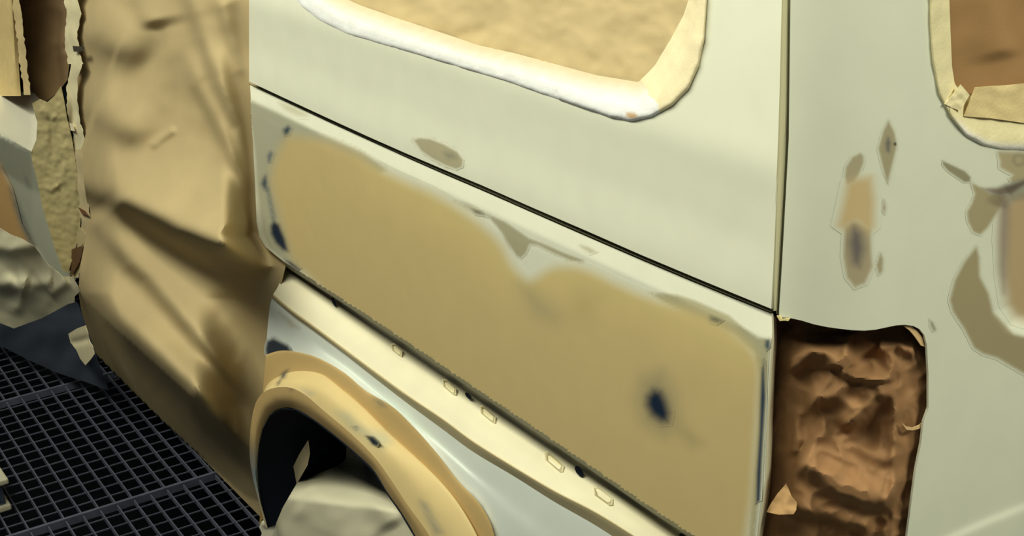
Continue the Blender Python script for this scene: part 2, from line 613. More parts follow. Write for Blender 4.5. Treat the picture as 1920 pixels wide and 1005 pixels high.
G_ = [(500, 990), (484, 935), (473, 890), (468, 846), (471, 793), (481, 752), (502, 731), (539, 726), (570, 739), (607, 770), (659, 814), (701, 856), (732, 898), (763, 945), (790, 982), (805, 1005), (832, 1060), (852, 1150)]
H_ = [(500, 990), (489, 935), (484, 880), (487, 835), (494, 804), (507, 778), (528, 765), (555, 767), (591, 788), (633, 820), (669, 851), (701, 882), (727, 924), (753, 961), (779, 1005), (806, 1060), (826, 1150)]
SILL = [
    ('soft', [(500, 520), (530, 490), (640, 565), (760, 640), (860, 780), (700, 680), (560, 590)], (238, 230, 194), 30),
]
CREAM = (238, 232, 202)


def paint_sill(uv):
    C = flatcol(CREAM, len(uv))
    nz = vnoise(uv, 40, 3.0)[:, None]
    C = C * (1 + .05 * nz)
    d, s, _ = dist_line(uv, [(538, 500), (628, 566), (753, 656), (900, 752), (1022, 830), (1152, 912), (1320, 1030)])
    a = np.clip((18 - d) / 18, 0, 1)[:, None] * .65        # shade under the panel overhang, painted along the joint
    C = C * (1 - a) + lin((120, 116, 92))[None] * a
    return C


loft('sill_ledge', [row(A_, 4, .045), row(A_, 14, .046), row(B_, 0, .036), [(u, (v + c) / 2, .013) for (u, v), c in zip(B_, np.interp([p[0] for p in B_], [p[0] for p in C_], [p[1] for p in C_]))], row(C_, 0, -.006)],
     130, 6, yfn, M_PAINT, van, paint_sill, thick=.002)


LOWMARKS = [
    ([(497, 655), (500, 640), (512, 634), (524, 640), (540, 648), (548, 662), (530, 664), (512, 668), (500, 676)], (44, 56, 72), 5),
    ([(518, 565), (560, 592), (640, 650), (636, 654), (556, 600)], (196, 192, 166), 4),
    ([(522, 585), (545, 600), (560, 616), (545, 612)], (190, 190, 172), 8),
    ([(868, 920), (886, 930), (905, 950), (912, 975), (900, 968), (885, 945)], (110, 110, 108), 8),
]


def paint_low(uv):
    C = flatcol((222, 230, 224), len(uv))
    for p, c, s in LOWMARKS:
        a = mask(uv, p, s)[:, None]
        C = C * (1 - a) + lin(c)[None] * a
    return C


def paint_step(uv):
    return flatcol((206, 192, 150), len(uv)) * (1 + .05 * vnoise(uv, 60, 7.)[:, None])  # darker tan paints in the shade of the down-facing step


loft('sill_step', [row(C_, -1, -.006), row(C_, 4, -.007), row(C2_, 0, .003)], 130, 3, yfn, M_PAINT, van, paint_step, thick=.002)
loft('lower_quarter_panel', [row(C2_, -1, .003), row(D1_, 0, -.001), row(D2_, 0, -.0062), row(E_, 2, -.013)], 150, 8, yfn, M_PAINT, van, paint_low, thick=.002)
p, c, s = LOWMARKS[0]
sheet('bare_spot', grown(p, 2), lambda uv: on_y(uv, -.015), 3, M_PAINT, van, paint_low, thick=0, label='dark blue rubbed-through patch above the wheel arch')

ARCH = [
    ('soft', [(528, 700), (538, 694), (534, 708), (526, 712)], (60, 70, 80), 5),
    ('soft', [(520, 716), (526, 714), (524, 720), (519, 723)], (80, 84, 84), 4),
    ('soft', [(630, 772), (655, 776), (668, 792), (690, 806), (722, 812), (735, 830), (712, 842), (690, 824), (660, 806)], (196, 190, 154), 14),
    ('bare_spot', [(687, 817), (700, 820), (711, 830), (708, 837), (698, 834)], (40, 54, 66), 4),
    ('soft', [(662, 800), (672, 800), (668, 806)], (90, 96, 96), 4),
    ('soft', [(786, 938), (800, 945), (815, 975), (830, 1000), (815, 1002), (800, 970)], (170, 164, 138), 10),
    ('soft', [(700, 745), (716, 750), (728, 764), (712, 762)], (150, 140, 110), 6),
    ('soft', [(566, 728), (590, 738), (580, 742)], (196, 186, 150), 6),
]


def paint_arch(uv):
    d, _, _ = dist_line(uv, [(p[0], p[1]) for p in F_])
    C = flatcol((224, 202, 146), len(uv))
    for kind, p, c, s in ARCH:
        a = mask(uv, p, s)[:, None]
        C = C * (1 - a) + lin(c)[None] * a
    return C


def paint_flange(uv):
    C = flatcol((198, 170, 116), len(uv))
    for kind, p, c, s in ARCH:
        a = mask(uv, p, s)[:, None]
        C = C * (1 - a) + lin(c)[None] * a
    return C


def paint_lip(uv):
    C = flatcol((196, 168, 116), len(uv))
    a = mask(uv, [(460, 850), (492, 850), (492, 940), (505, 1000), (470, 960)], 40)[:, None]
    C = C * (1 - a) + lin((150, 160, 156))[None] * a
    for p, c, s in (([(470, 880), (484, 880), (486, 930), (476, 910)], (120, 138, 146), 14),
                    ([(540, 725), (552, 728), (546, 734)], (150, 130, 96), 6)):
        a = mask(uv, p, s)[:, None]
        C = C * (1 - a) + lin(c)[None] * a
    return C


arch_face = [row(E_, 0, -.014), row(E_, 4, -.019), row(F_, 0, -.025)]
loft('arch_flange', arch_face, 130, 5, yfn, M_PAINT, van, paint_flange, thick=.002, label='tan filler flange around the wheel arch')
G_in = [(481, 752, -.058)] + [(u, v, -.060) for u, v in G_[6:]]
Fm = [(u * .5 + g[0] * .5, v * .5 + g[1] * .5, -.050) for (u, v), g in zip(resample(F_, 40), resample([p[:2] for p in G_in], 40))]
loft('arch_face', [row(F_, -1, -.025), row(F_, 5, -.032), Fm, G_in], 130, 6, yfn, M_PAINT, van, paint_arch, thick=.002, label='cream filler face of the wheel arch')
loft('arch_lip', [row(G_, 0, -.060), [((a + b) / 2, (c + d) / 2, -.060) for (a, c), (b, d) in zip(resample(G_, 60), resample(H_, 60))], row(H_, 0, -.050)],
     150, 4, yfn, M_PAINT, van, paint_lip, thick=.002)
p, c, s = ARCH[3][1:]
sheet('bare_spot', grown(p, 2), lambda uv: on_y(uv, -.0535, .004), 2, M_PAINT, van, paint_arch, thick=0, label='dark rubbed-through spot on the arch face')
# wheel housing behind the arch
hp = on_y(np.array(H_), -.05)
rows_h = []
for yy in (-.052, .02, .12, .30):
    q = hp.copy()
    q[:, 1] = yy
    cx, cz = -2.1, .2
    k = 1.0 + .06 * max(yy, 0) / .3
    q[:, 0] = cx + (q[:, 0] - cx) * k
    q[:, 2] = cz + (q[:, 2] - cz) * k
    rows_h.append(q)
hv = np.vstack(rows_h)
n = len(H_)
hf = [(i * n + j, i * n + j + 1, (i + 1) * n + j + 1, (i + 1) * n + j) for i in range(3) for j in range(n - 1)]
link('wheel_housing', hv, hf, M_DARK, van, thick=.002)
box('wheel_housing_wall', (-2.75, .30, .02), (-1.45, .31, .80), M_DARK, van)

# slots and clip holes along the sill ledge
SLOTS = [[(1022, 849), (1028, 848), (1057, 874), (1055, 884), (1049, 884), (1024, 863)],
         [(1114, 914), (1120, 913), (1149, 936), (1148, 946), (1141, 946), (1116, 928)],
         [(901, 762), (906, 762), (929, 782), (928, 793), (921, 790), (903, 775)],
         [(830, 712), (838, 713), (855, 729), (855, 740), (848, 738), (832, 724)],
         [(902, 762), (906, 762), (928, 780), (928, 792), (922, 790), (904, 774)],
         [(734, 646), (740, 645), (754, 658), (753, 668), (746, 664), (736, 656)]]
SLOTS.pop(4)


def ledge_y(uv):
    """depth of the sill ledge below the joint"""
    bv = np.interp(uv[:, 0], [p[0] for p in B_], [p[1] for p in B_])
    cv = np.interp(uv[:, 0], [p[0] for p in C_], [p[1] for p in C_])
    t = np.clip((uv[:, 1] - bv) / np.maximum(cv - bv, 1), -.6, 1)
    return np.interp(t, [-.6, 0, .12, .25, .38, .5, .75, 1], [.042, .036, .031, .0255, .0185, .0130, .0025, -.006])


for sl in SLOTS:
    pin = np.array(sl, float)
    pm = pin.mean(0)
    o_ = pm + (pin - pm) * 1.12
    i_ = pm + (pin - pm) * .72
    P = np.vstack([on_y(o_, ledge_y(o_) - .001), on_y(pin, ledge_y(pin) - .0028), on_y(i_, ledge_y(i_) - .001), on_y(i_, ledge_y(i_) + .002 - .0025)])
    k = len(pin)
    fs = [(r_ * k + j, r_ * k + (j + 1) % k, (r_ + 1) * k + (j + 1) % k, (r_ + 1) * k + j) for r_ in range(3) for j in range(k)]
    fs.append(tuple(3 * k + j for j in range(k)))
    link('trim_slot', P, fs, M_PAINT, van, np.vstack([flatcol((226, 218, 178), k), flatcol((232, 224, 186), k), flatcol((160, 150, 116), k), flatcol((230, 222, 182), k)]), smooth=False)
for (u, v, ru, rv) in ((1086, 884, 8, 10), (878, 742, 6, 6), (626, 566, 4, 9), (1088, 888, 0, 0), (1282, 1010, 8, 10)):
    if not ru:
        continue
    poly = [(u + ru * math.cos(t) + rv * .3 * math.sin(t), v + rv * math.sin(t) + ru * .4 * math.cos(t)) for t in np.linspace(0, 2 * math.pi, 13)[:-1]]
    sheet('clip_hole', poly, lambda uv: on_y(uv, ledge_y(uv) - .003), 3, M_DARK, van, (30, 32, 34), thick=0, label='dark round clip hole')

# vertical strip between side panel and rear door
SL = [(1471, -120), (1468, 0), (1461, 260), (1450, 500), (1446, 583)]
SR = [(1484, -120), (1482, 0), (1479, 260), (1466, 500), (1461, 590)]
ruled = lambda off: (lambda f: on_ruled(f[:, :2], CORNER, -f[:, 2]))
loft('door_seam', [[(u - 2, v, .016) for u, v in SL], [(u + 2, v, .016) for u, v in SL], [(u * .72 + u2 * .28, v, .006) for (u, v), (u2, _) in zip(SL, SR)],
                   [(u * .3 + u2 * .7, v, .006) for (u, v), (u2, _) in zip(SL, SR)], [(u - 2.5, v, .018) for u, v in SR], [(u + 3, v, .02) for u, v in SR]],
     60, 3, ruled(0), M_PAINT, van, (190, 186, 150))

# --- rear door wrapping around the corner
HOLE_TOP = [(1461, 595), (1480, 596), (1503, 601), (1526, 608), (1550, 613), (1571, 616), (1598, 619), (1621, 620), (1642, 618), (1661, 614), (1680, 610), (1696, 609), (1712, 611), (1724, 617), (1733, 628), (1738, 646)]
HOLE_R = [(1741, 701), (1741, 765), (1732, 790), (1727, 832), (1717, 882), (1709, 942), (1701, 1005), (1695, 1060)]
RW_OUT = [(1743, -120), (1743, 0), (1743, 52), (1748, 119), (1761, 181), (1783, 222), (1812, 257), (1845, 274), (1880, 281), (1930, 283), (2010, 280), (2060, 250), (2075, 150), (2080, -120)]
REAR = [
    ('primer_patch', [(1666, 226), (1677, 248), (1682, 272), (1674, 305), (1664, 346), (1657, 321), (1647, 279), (1656, 246)], (168, 160, 130), 4),
    ('bare_spot', [(1665, 257), (1669, 267), (1667, 285), (1663, 283), (1661, 269)], (100, 100, 102), 6),
    ('bare_spot', [(1676, 268), (1679, 267), (1681, 270), (1679, 273), (1676, 272)], (30, 26, 20), 2),
    ('primer_patch', [(1658, 374), (1661, 390), (1658, 401), (1654, 390)], (172, 164, 138), 4),
    ('primer_patch', [(1651, 473), (1656, 486), (1655, 508), (1648, 516), (1643, 497)], (172, 164, 134), 4),
    ('primer_patch', [(1613, 287), (1619, 292), (1619, 305), (1612, 324), (1602, 341), (1588, 345), (1584, 330), (1586, 314), (1598, 295)], (176, 168, 138), 4),
    ('primer_patch', [(1584, 425), (1605, 415), (1632, 430), (1634, 476), (1636, 500), (1622, 531), (1603, 539), (1588, 520), (1581, 480)], (176, 164, 134), 6),
    ('filler_patch', [(1588, 342), (1607, 334), (1634, 331), (1640, 372), (1639, 425), (1628, 436), (1607, 418), (1581, 430), (1570, 424), (1580, 383)], (206, 184, 138), 14),
    ('bare_spot', [(1600, 424), (1615, 438), (1620, 466), (1611, 499), (1599, 492), (1592, 455)], (112, 106, 104), 14),
    ('bare_spot', [(1744, 600), (1750, 606), (1755, 618), (1751, 622), (1745, 610)], (150, 150, 130), 4),
    ('primer_patch', [(1766, 301), (1788, 311), (1809, 321), (1820, 332), (1819, 341), (1809, 342), (1794, 332), (1777, 320), (1768, 309)], (150, 146, 118), 3),
    ('primer_patch', [(1820, 342), (1842, 353), (1858, 363), (1888, 367), (1875, 389), (1862, 411), (1851, 428), (1838, 440), (1825, 435), (1815, 415), (1813, 398), (1823, 380), (1828, 363)], (168, 158, 124), 4),
    ('primer_patch', [(1869, 284), (1935, 286), (1980, 290), (1980, 330), (1925, 337), (1897, 343), (1893, 335), (1899, 328), (1888, 322), (1875, 314), (1875, 301)], (176, 166, 132), 5),
    ('primer_patch', [(1842, 353), (1871, 352), (1897, 345), (1920, 336), (1960, 325), (1960, 340), (1920, 348), (1897, 363), (1875, 367), (1858, 363)], (140, 128, 114), 5),
    ('primer_patch', [(1831, 462), (1836, 482), (1837, 518), (1854, 551), (1862, 585), (1882, 607), (1901, 627), (1925, 632), (1990, 630), (1990, 715), (1925, 703), (1898, 688), (1870, 671), (1843, 663),
                      (1826, 652), (1809, 618), (1787, 585), (1781, 563), (1790, 526), (1809, 490)], (164, 154, 120), 5),
    ('filler_patch', [(1878, 385), (1900, 368), (1940, 356), (1990, 350), (1990, 600), (1935, 606), (1905, 596), (1888, 570), (1880, 520), (1876, 450)], (186, 164, 126), 18),
    ('soft', [(1876, 375), (1892, 370), (1890, 440), (1886, 520), (1882, 548), (1874, 500)], (150, 138, 124), 14),  # shading on the left wall of the recess, painted in
]
RECESS = [(1866, 385), (1890, 362), (1950, 348), (2010, 345), (2010, 615), (1935, 618), (1895, 606), (1876, 580), (1868, 520)]


def paint_rear(uv):
    C = flatcol((222, 226, 206), len(uv))
    for kind, p, c, s in REAR:
        a = mask(uv, p, s)[:, None]
        C = C * (1 - a) + lin(c)[None] * a
    d = np.abs(np.hypot(uv[:, 0] - 1911, uv[:, 1] - 300) - 10)
    a = np.clip((5 - d) / 4, 0, 1)[:, None] * .5
    return C * (1 - a) + lin((140, 132, 110))[None] * a


def rear_pt(uv, lift=0.0):
    m = mask(uv, RECESS, 22)
    # soft swage below the window and a faint press line running across the foot of the door
    d, s, _ = dist_line(uv, [(1730, 1037), (1790, 1004), (1850, 978), (1920, 950), (2020, 906)])
    step = .006 / (1 + np.exp(np.clip(d * s / 3, -40, 40)))
    return on_ruled(uv, CORNER, lift - .022 * m + step)


rear_outline = [(1484, -120), (1482, 0), (1479, 260), (1466, 500), (1461, 580)] + HOLE_TOP + HOLE_R + [(2120, 1060), (2130, -120)]
sheet('rear_door_skin', rear_outline, rear_pt, 6, M_PAINT, van, paint_rear, holes=[grown(smooth_poly(RW_OUT, False, 2), -4)], thick=.003)
for i, (kind, poly, c, s) in enumerate(REAR):
    if kind == 'soft':
        continue
    lift = .00022 + .00002 * i
    q = grown(poly, s * .9)
    if kind == 'primer_patch' and i == 12:
        q = [(u, max(v, 290)) for u, v in q]
    sheet(kind, q, lambda uv, lift=lift: rear_pt(uv, lift), 2.5 if i < 11 else 4, MATS[kind], van, paint_rear, thick=0, label=LAB[kind])

# cavity behind the missing tail light, the flange of the side panel beside it
loft('lamp_flange', [[(1447, 588, .000), (1448, 620, .0), (1443, 700, .0), (1438, 800, .0), (1434, 900, .0), (1420, 1005, .0), (1412, 1070, .0)],
                     [(1452, 594, .004), (1453, 640, .004), (1449, 700, .004), (1444, 800, .004), (1440, 900, .004), (1426, 1005, .004), (1419, 1070, .004)],
                     [(1456, 600, .03), (1457, 640, .03), (1453, 700, .03), (1449, 800, .03), (1445, 900, .03), (1431, 1005, .03), (1424, 1070, .03)]],
     70, 3, yfn, M_PAINT, van, (212, 204, 172), thick=.001)
loft('lamp_cavity', [[(u, v - 3, .015) for u, v in HOLE_TOP + HOLE_R], [(u, v - 2, .05) for u, v in HOLE_TOP + HOLE_R], [(u, v - 2, .12) for u, v in HOLE_TOP + HOLE_R]], 90, 2,
     ruled(0), M_DARK, van, (30, 30, 34), thick=0)

# the foot of the body, below the picture's lower edge
sheet('lower_valance', [(946, 1100), (1024, 1062), (1100, 1048), (1236, 1058), (1330, 1045), (1412, 1064), (1395, 1400), (960, 1330)], lambda uv: on_y(uv, .012), 16, M_PAINT, van, (222, 230, 224), thick=.003)
sheet('rear_bumper', [(1400, 1066), (1700, 1056), (2120, 1056), (2120, 1320), (1380, 1420)], lambda uv: on_ruled(uv, CORNER, .001), 16, M_PAINT, van, (222, 222, 200), thick=.003)

# unseen van body added behind the papers to keep the light out
box('sliding_door', (-3.78, .09, .28), (-2.56, .11, 1.95), M_DARK, van)
box('inner_side', (-2.54, .135, .66), (-1.12, .15, 1.9), M_DARK, van)
box('front_inner_side', (-5.4, .14, .2), (-3.8, .16, 1.9), M_DARK, van)
box('roof_panel', (-5.4, .2, 1.96), (-.97, 1.9, 2.0), M_SEAL, van)
box('underbody', (-5.2, .32, .22), (-1.1, 1.9, .27), M_DARK, van)

# --- lower body ahead of the door
FRONT = [
    ([(-120, 255), (0, 250), (58, 284), (70, 318), (90, 372), (118, 455), (142, 525), (118, 522), (90, 500), (64, 462), (40, 420), (22, 352), (0, 308), (-120, 240)], (188, 192, 176), 5),
    ([(-120, 240), (-20, 290), (0, 308), (22, 352), (40, 420), (64, 462), (30, 450), (-120, 380)], (222, 182, 124), 8),
    ([(18, 350), (30, 372), (48, 420), (66, 462), (58, 462), (40, 424), (26, 384)], (110, 118, 120), 8),
    ([(46, 325), (54, 345), (58, 356), (50, 348)], (150, 156, 148), 5),
]


def paint_front(uv):
    C = flatcol((236, 234, 214), len(uv))
    for p, c, s in FRONT:
        a = mask(uv, p, s)[:, None]
        C = C * (1 - a) + lin(c)[None] * a
    return C


def front_y(uv):
    # sill turns outward above the shut line and drops away below it
    d, s, _ = dist_line(uv, [(-120, 180), (0, 252), (60, 285), (160, 345)])
    sd = d * s
    base = np.interp(uv[:, 0], [-140, 0, 60, 150], [-.20, -.10, -.05, .0])
    return base + np.where(sd > 0, sd * .0016, np.minimum(-sd, 60) * .0002)


sheet('front_lower_body', [(-120, 120), (-20, 168), (40, 172), (80, 175), (110, 190), (135, 300), (150, 400), (152, 520), (130, 525), (90, 500), (60, 462), (30, 440), (-120, 390)],
      lambda uv: on_y(uv, front_y(uv)), 6, M_PAINT, van, paint_front, thick=.003)
sheet('filler_patch', grown(FRONT[1][0], 2), lambda uv: on_y(uv, front_y(uv) - .002), 6, M_PAINT, van, paint_front, thick=0, label='tan filler ahead of the papered door')
sheet('primer_patch', FRONT[0][0], lambda uv: on_y(uv, front_y(uv) - .001), 6, M_PAINT, van, paint_front, thick=0, label='grey primer band ahead of the papered door')

# ------------------------------------------------------------------ masking over the sliding door
PAPER = (182, 164, 124)


def paper_col(base=PAPER, amp=.06, sc=90, seed=1.0):
    def f(uv):
        return flatcol(base, len(uv)) * (1 + amp * vnoise(uv, sc, seed)[:, None])
    return f


door_mask = thing('masking_paper', 'large brown masking paper sheet creased diagonally over the sliding door, reaching the floor', 'paper', (-3.2, 0, 0))
DP = [(135, -140), (137, 0), (142, 60), (137, 120), (141, 180), (147, 240), (152, 300), (160, 360), (166, 400), (160, 450), (150, 500), (147, 548), (152, 580), (165, 625), (182, 680), (200, 728),
      (206, 760), (216, 790), (240, 822), (280, 850), (340, 895), (400, 940), (450, 972), (490, 1004), (510, 1030), (530, 1030), (520, 960), (505, 900), (510, 800), (505, 720), (515, 640), (520, 560),
      (535, 500), (520, 470), (500, 440), (492, 330), (486, 160), (482, 0), (480, -140)]


def door_paper(uv):
    u, v = uv[:, 0], uv[:, 1]
    # fades to the panel edge on the right, to the tape on the left
    er = np.clip((np.interp(v, [-140, 0, 440, 500, 560, 760, 1030], [474, 474, 486, 524, 500, 484, 492]) - u) / np.interp(v, [0, 420, 560, 700], [70, 70, 130, 130]), 0, 1)
    el = np.clip((u - np.interp(v, [-140, 240, 400, 550, 730, 800], [130, 140, 160, 145, 196, 210])) / 70, 0, 1)
    er, el = er * er * (3 - 2 * er), el * el * (3 - 2 * el)
    h = fold(uv, [(120, 352), (165, 366), (210, 384), (262, 411), (330, 447), (400, 474), (470, 492), (560, 512)], .170, 26, 120, ends=.02)
    h += fold(uv, [(160, 405), (200, 455), (240, 500), (270, 525), (300, 560), (370, 642), (430, 712), (490, 772)], .062, 20, 60, ends=.06)
    h += fold(uv, [(130, 528), (200, 598), (260, 652), (330, 718), (400, 784), (500, 868)], .15, 30, 80, ends=0)
    h += fold(uv, [(120, 30), (150, 66), (190, 92), (230, 112), (275, 138)], .058, 34, 80, ends=.4)
    h += fold(uv, [(120, 190), (150, 208), (190, 232), (240, 262), (290, 282)], .066, 36, 80, ends=.4)
    h += fold(uv, [(335, -60), (352, 10), (372, 70), (405, 160), (442, 240), (466, 330), (482, 395)], .030, 14, 46, ends=.15)
    h += fold(uv, [(345, 90), (362, 160), (392, 215), (424, 280), (452, 340), (484, 405)], .030, 14, 40, ends=.2)
    h += fold(uv, [(395, -20), (425, 60), (450, 130), (475, 165)], .022, 16, 50, ends=.2)
    h += fold(uv, [(255, -60), (250, 0), (262, 30), (280, 60)], .02, 20, 60, ends=.2)
    h += ridge(uv, [(282, 278), (300, 262), (330, 240)], .006, 7)
    h += ridge(uv, [(440, 672), (455, 700), (470, 742)], .005, 7)
    h += ridge(uv, [(462, 640), (455, 680), (478, 745)], .004, 10)
    h = 2.8 * h + .016 * vnoise(uv, 120, 5.) + .004 * vnoise(uv, 34, 2.)
    # the foot leans in under the sill, ending on the floor
    d, s, _ = dist_line(uv, [(120, 520), (200, 600), (330, 718), (500, 866)])
    low = np.clip(-d * s / 75, 0, 1)
    P0 = on_y(uv, 0.0)
    y = S_up(P0[:, 2]) + .012 + .035 * low
    P = on_y(uv, y, (np.maximum(h, -.02) + (.04 + .30 * np.exp(-np.maximum(d * s, 0) / 110)) * (1 - low)) * er * (.45 + .55 * el))
    P[:, 2] = np.maximum(P[:, 2], .004)
    return P


sheet('paper', DP, door_paper, 5, M_PAPER, door_mask, paper_col(), thick=.0008)
TAPE = (232, 222, 184)
tl = [(128, -140), (128, 0), (134, 30), (128, 62), (130, 95), (137, 120), (130, 150), (128, 185), (133, 225), (140, 250), (143, 280), (148, 330), (153, 380), (156, 420), (150, 455), (138, 500), (134, 520)]


def ragged(L, a, seed):
    rnd = random.Random(seed)
    q = densify(L, 7, False)
    return [(u + rnd.uniform(-a, a), v, 0) for u, v in q]


def strip(name, L, w0, w1, y, parent, seed, col=TAPE, mat=M_TAPE, toward=.012):
    left = ragged([(u - w0, v) for u, v in L], 2.2, seed)
    right = ragged([(u + w1, v) for u, v in L], 2.0, seed + 1)
    mid = [(u, v, 0) for u, v in densify(L, 7, False)]
    return loft(name, [left, mid, right], len(mid), 3, lambda f: on_y(f[:, :2], y, toward + .004 * np.sin(f[:, 1] / 9.) + .003 * np.sin(f[:, 0] / 3.)),
                mat, parent, paper_col(col, .12, 14, seed), thick=.0008)


strip('masking_tape', tl[:6], 8, 17, -.010, door_mask, 3, toward=.02)
strip('masking_tape', tl[5:11], 4, 16, -.010, door_mask, 5, toward=.02)
strip('masking_tape', tl[10:], 4, 13, -.010, door_mask, 9, (206, 190, 150), toward=.02)
# little torn tabs standing off the edge
for q, c in (([(136, 86), (158, 88), (157, 96), (138, 97)], (70, 66, 56)), ([(122, 226), (137, 234), (140, 246), (126, 243)], (240, 232, 200)),
             ([(146, 388), (160, 396), (166, 404), (154, 402)], (120, 84, 56)), ([(148, 424), (162, 440), (160, 462), (146, 462), (142, 445)], (196, 180, 136)),
             ([(128, 470), (150, 462), (158, 455), (150, 490), (136, 515), (126, 500)], (112, 84, 58))):
    sheet('torn_scrap', q, lambda uv: on_y(uv, -.012, .035 + .006 * np.sin(uv[:, 0] / 5.)), 4, M_PAPER, door_mask, paper_col(c, .1, 12, 4.), thick=.0006)

# ------------------------------------------------------------------ masking ahead of the sliding door
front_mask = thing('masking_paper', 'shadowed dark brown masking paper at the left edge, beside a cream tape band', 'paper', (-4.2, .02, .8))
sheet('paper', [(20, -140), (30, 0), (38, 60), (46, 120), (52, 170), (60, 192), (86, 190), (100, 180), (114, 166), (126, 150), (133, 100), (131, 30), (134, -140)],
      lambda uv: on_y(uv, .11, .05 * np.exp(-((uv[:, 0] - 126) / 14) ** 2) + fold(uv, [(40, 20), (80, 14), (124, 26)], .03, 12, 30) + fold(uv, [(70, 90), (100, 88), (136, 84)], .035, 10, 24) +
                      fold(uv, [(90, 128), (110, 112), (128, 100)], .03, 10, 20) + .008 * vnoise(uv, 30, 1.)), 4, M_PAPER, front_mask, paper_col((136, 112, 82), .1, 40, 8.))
tape_l = [(16, -140), (16, 0), (18, 60), (20, 120), (22, 180)]
loft('masking_tape', [[(u - 140, v, .02) for u, v in tape_l], [(u - 40, v, .004) for u, v in tape_l], [(u, v, .004) for u, v in tape_l], [(u + 9 + i * 2, v, .02) for i, (u, v) in enumerate(tape_l)]], 60, 5,
     lambda f: on_y(f[:, :2], f[:, 2], .004 * np.sin(f[:, 1] / 17.)), M_TAPE, front_mask, paper_col((232, 208, 150), .08, 30, 6.))
strip('masking_tape', [(29, -140), (29, 0), (36, 60), (42, 110), (47, 150), (50, 178)], 6, 7, .006, front_mask, 21, (222, 200, 150), toward=.01)
OL = [(60, 194), (74, 186), (88, 192), (102, 180), (114, 162), (120, 190), (126, 226), (134, 258), (141, 300), (148, 350), (152, 400), (149, 440), (140, 470), (128, 512), (118, 508), (104, 470), (92, 430), (80, 390), (70, 340), (60, 300), (58, 286), (68, 262), (70, 230)]
sheet('masking_tape', OL, lambda uv: on_y(uv, np.interp(uv[:, 0], [40, 60, 130, 150], [-.09, -.07, -.02, -.004]), .02 + fold(uv, [(72, 208), (90, 222), (102, 228)], .014, 8, 16) + ridge(uv, [(92, 210), (98, 260), (96, 330)], -.008, 5) + ridge(uv, [(120, 300), (118, 340), (96, 356)], .010, 5) +
                                              ridge(uv, [(82, 350), (95, 358), (112, 346)], .008, 4) + ridge(uv, [(136, 300), (140, 380), (142, 450)], .008, 8) + ridge(uv, [(110, 250), (124, 300), (126, 400)], .006, 7) + .005 * vnoise(uv, 18, 3.) + .003 * vnoise(uv, 8, 6.)),
      3.5, M_TAPE, front_mask, paper_col((206, 192, 142), .10, 22, 2.), label='olive crinkled tape patch')

# ------------------------------------------------------------------ masking over the side window
win_mask = thing('window_masking', 'tan paper and white tape masking the side window above the filler', 'paper', (-1.7, .03, 1.32))
WIN_IN = [(590, -120), (600, -60), (624, -14), (673, 9), (747, 35), (821, 59), (895, 84), (970, 101), (1044, 121), (1118, 141), (1197, 154), (1227, 124), (1257, 74), (1281, 30), (1291, 0), (1300, -60), (1304, -120)]
sheet('paper', grown(WIN_IN, 10), lambda uv: on_side(uv, S_up, -.030 + .004 * vnoise(uv, 55, 3.) + .002 * vnoise(uv, 18, 9.) + fold(uv, [(840, 70), (905, 40), (900, 0), (910, -60)], .004, 10, 30)), 8, M_PAPER, win_mask,
      paper_col((200, 180, 136), .07, 45, 12.))


def band(name, a, b, out, inn, nn, col, seed, parent, S=None, bulge=.010, deep=.030, corner=False):
    A, B = resample(out, 240), resample(inn, 240)
    i0, i1 = int(a * 239), int(b * 239)
    A, B = A[i0:i1 + 1], B[i0:i1 + 1]
    rows = []
    for t, off in ((0, .0005), (.05, bulge * .6), (.16, bulge * .75), (.45, bulge * .1), (.75, -deep * .5), (1.0, -deep + .002)):
        q = A * (1 - t) + B * t
        rows.append([(u, v, off) for u, v in q])

    def fn(f):
        o = f[:, 2] + .0012 * vnoise(f[:, :2], 30, seed) + .0004 * vnoise(f[:, :2], 10, seed + 3)
        return on_ruled(f[:, :2], CORNER, o) if corner else on_side(f[:, :2], S, o)
    return loft(name, rows, max(20, nn), 3, fn, M_TAPE, parent, col, thick=.0006)


TW = (234, 237, 238)


def tape_col(uv):
    C = flatcol(TW, len(uv))
    d, s, _ = dist_line(uv, WIN_IN)
    a = np.exp(-(d / 24) ** 2)[:, None] * .8
    C = C * (1 - a) + lin((214, 194, 150))[None] * a
    a = mask(uv, [(1175, 212), (1190, 213), (1196, 219), (1184, 222), (1174, 218)], 4)[:, None]
    C = C * (1 - a) + lin((198, 158, 100))[None] * a
    return C * (1 + .05 * vnoise(uv, 16, 4.)[:, None])


band('masking_tape', 0.0, .27, WIN_OUT, WIN_IN, 70, tape_col, 1., win_mask, S_up, bulge=.003)
band('masking_tape', .265, .545, WIN_OUT, WIN_IN, 110, tape_col, 2., win_mask, S_up, bulge=.004)
band('masking_tape', .54, .71, WIN_OUT, WIN_IN, 90, tape_col, 3., win_mask, S_up, bulge=.007)
band('masking_tape', .705, 1.0, WIN_OUT, WIN_IN, 90, lambda uv: paper_col((238, 226, 188), .08, 20, 5.)(uv), 4., win_mask, S_up, bulge=.0075)

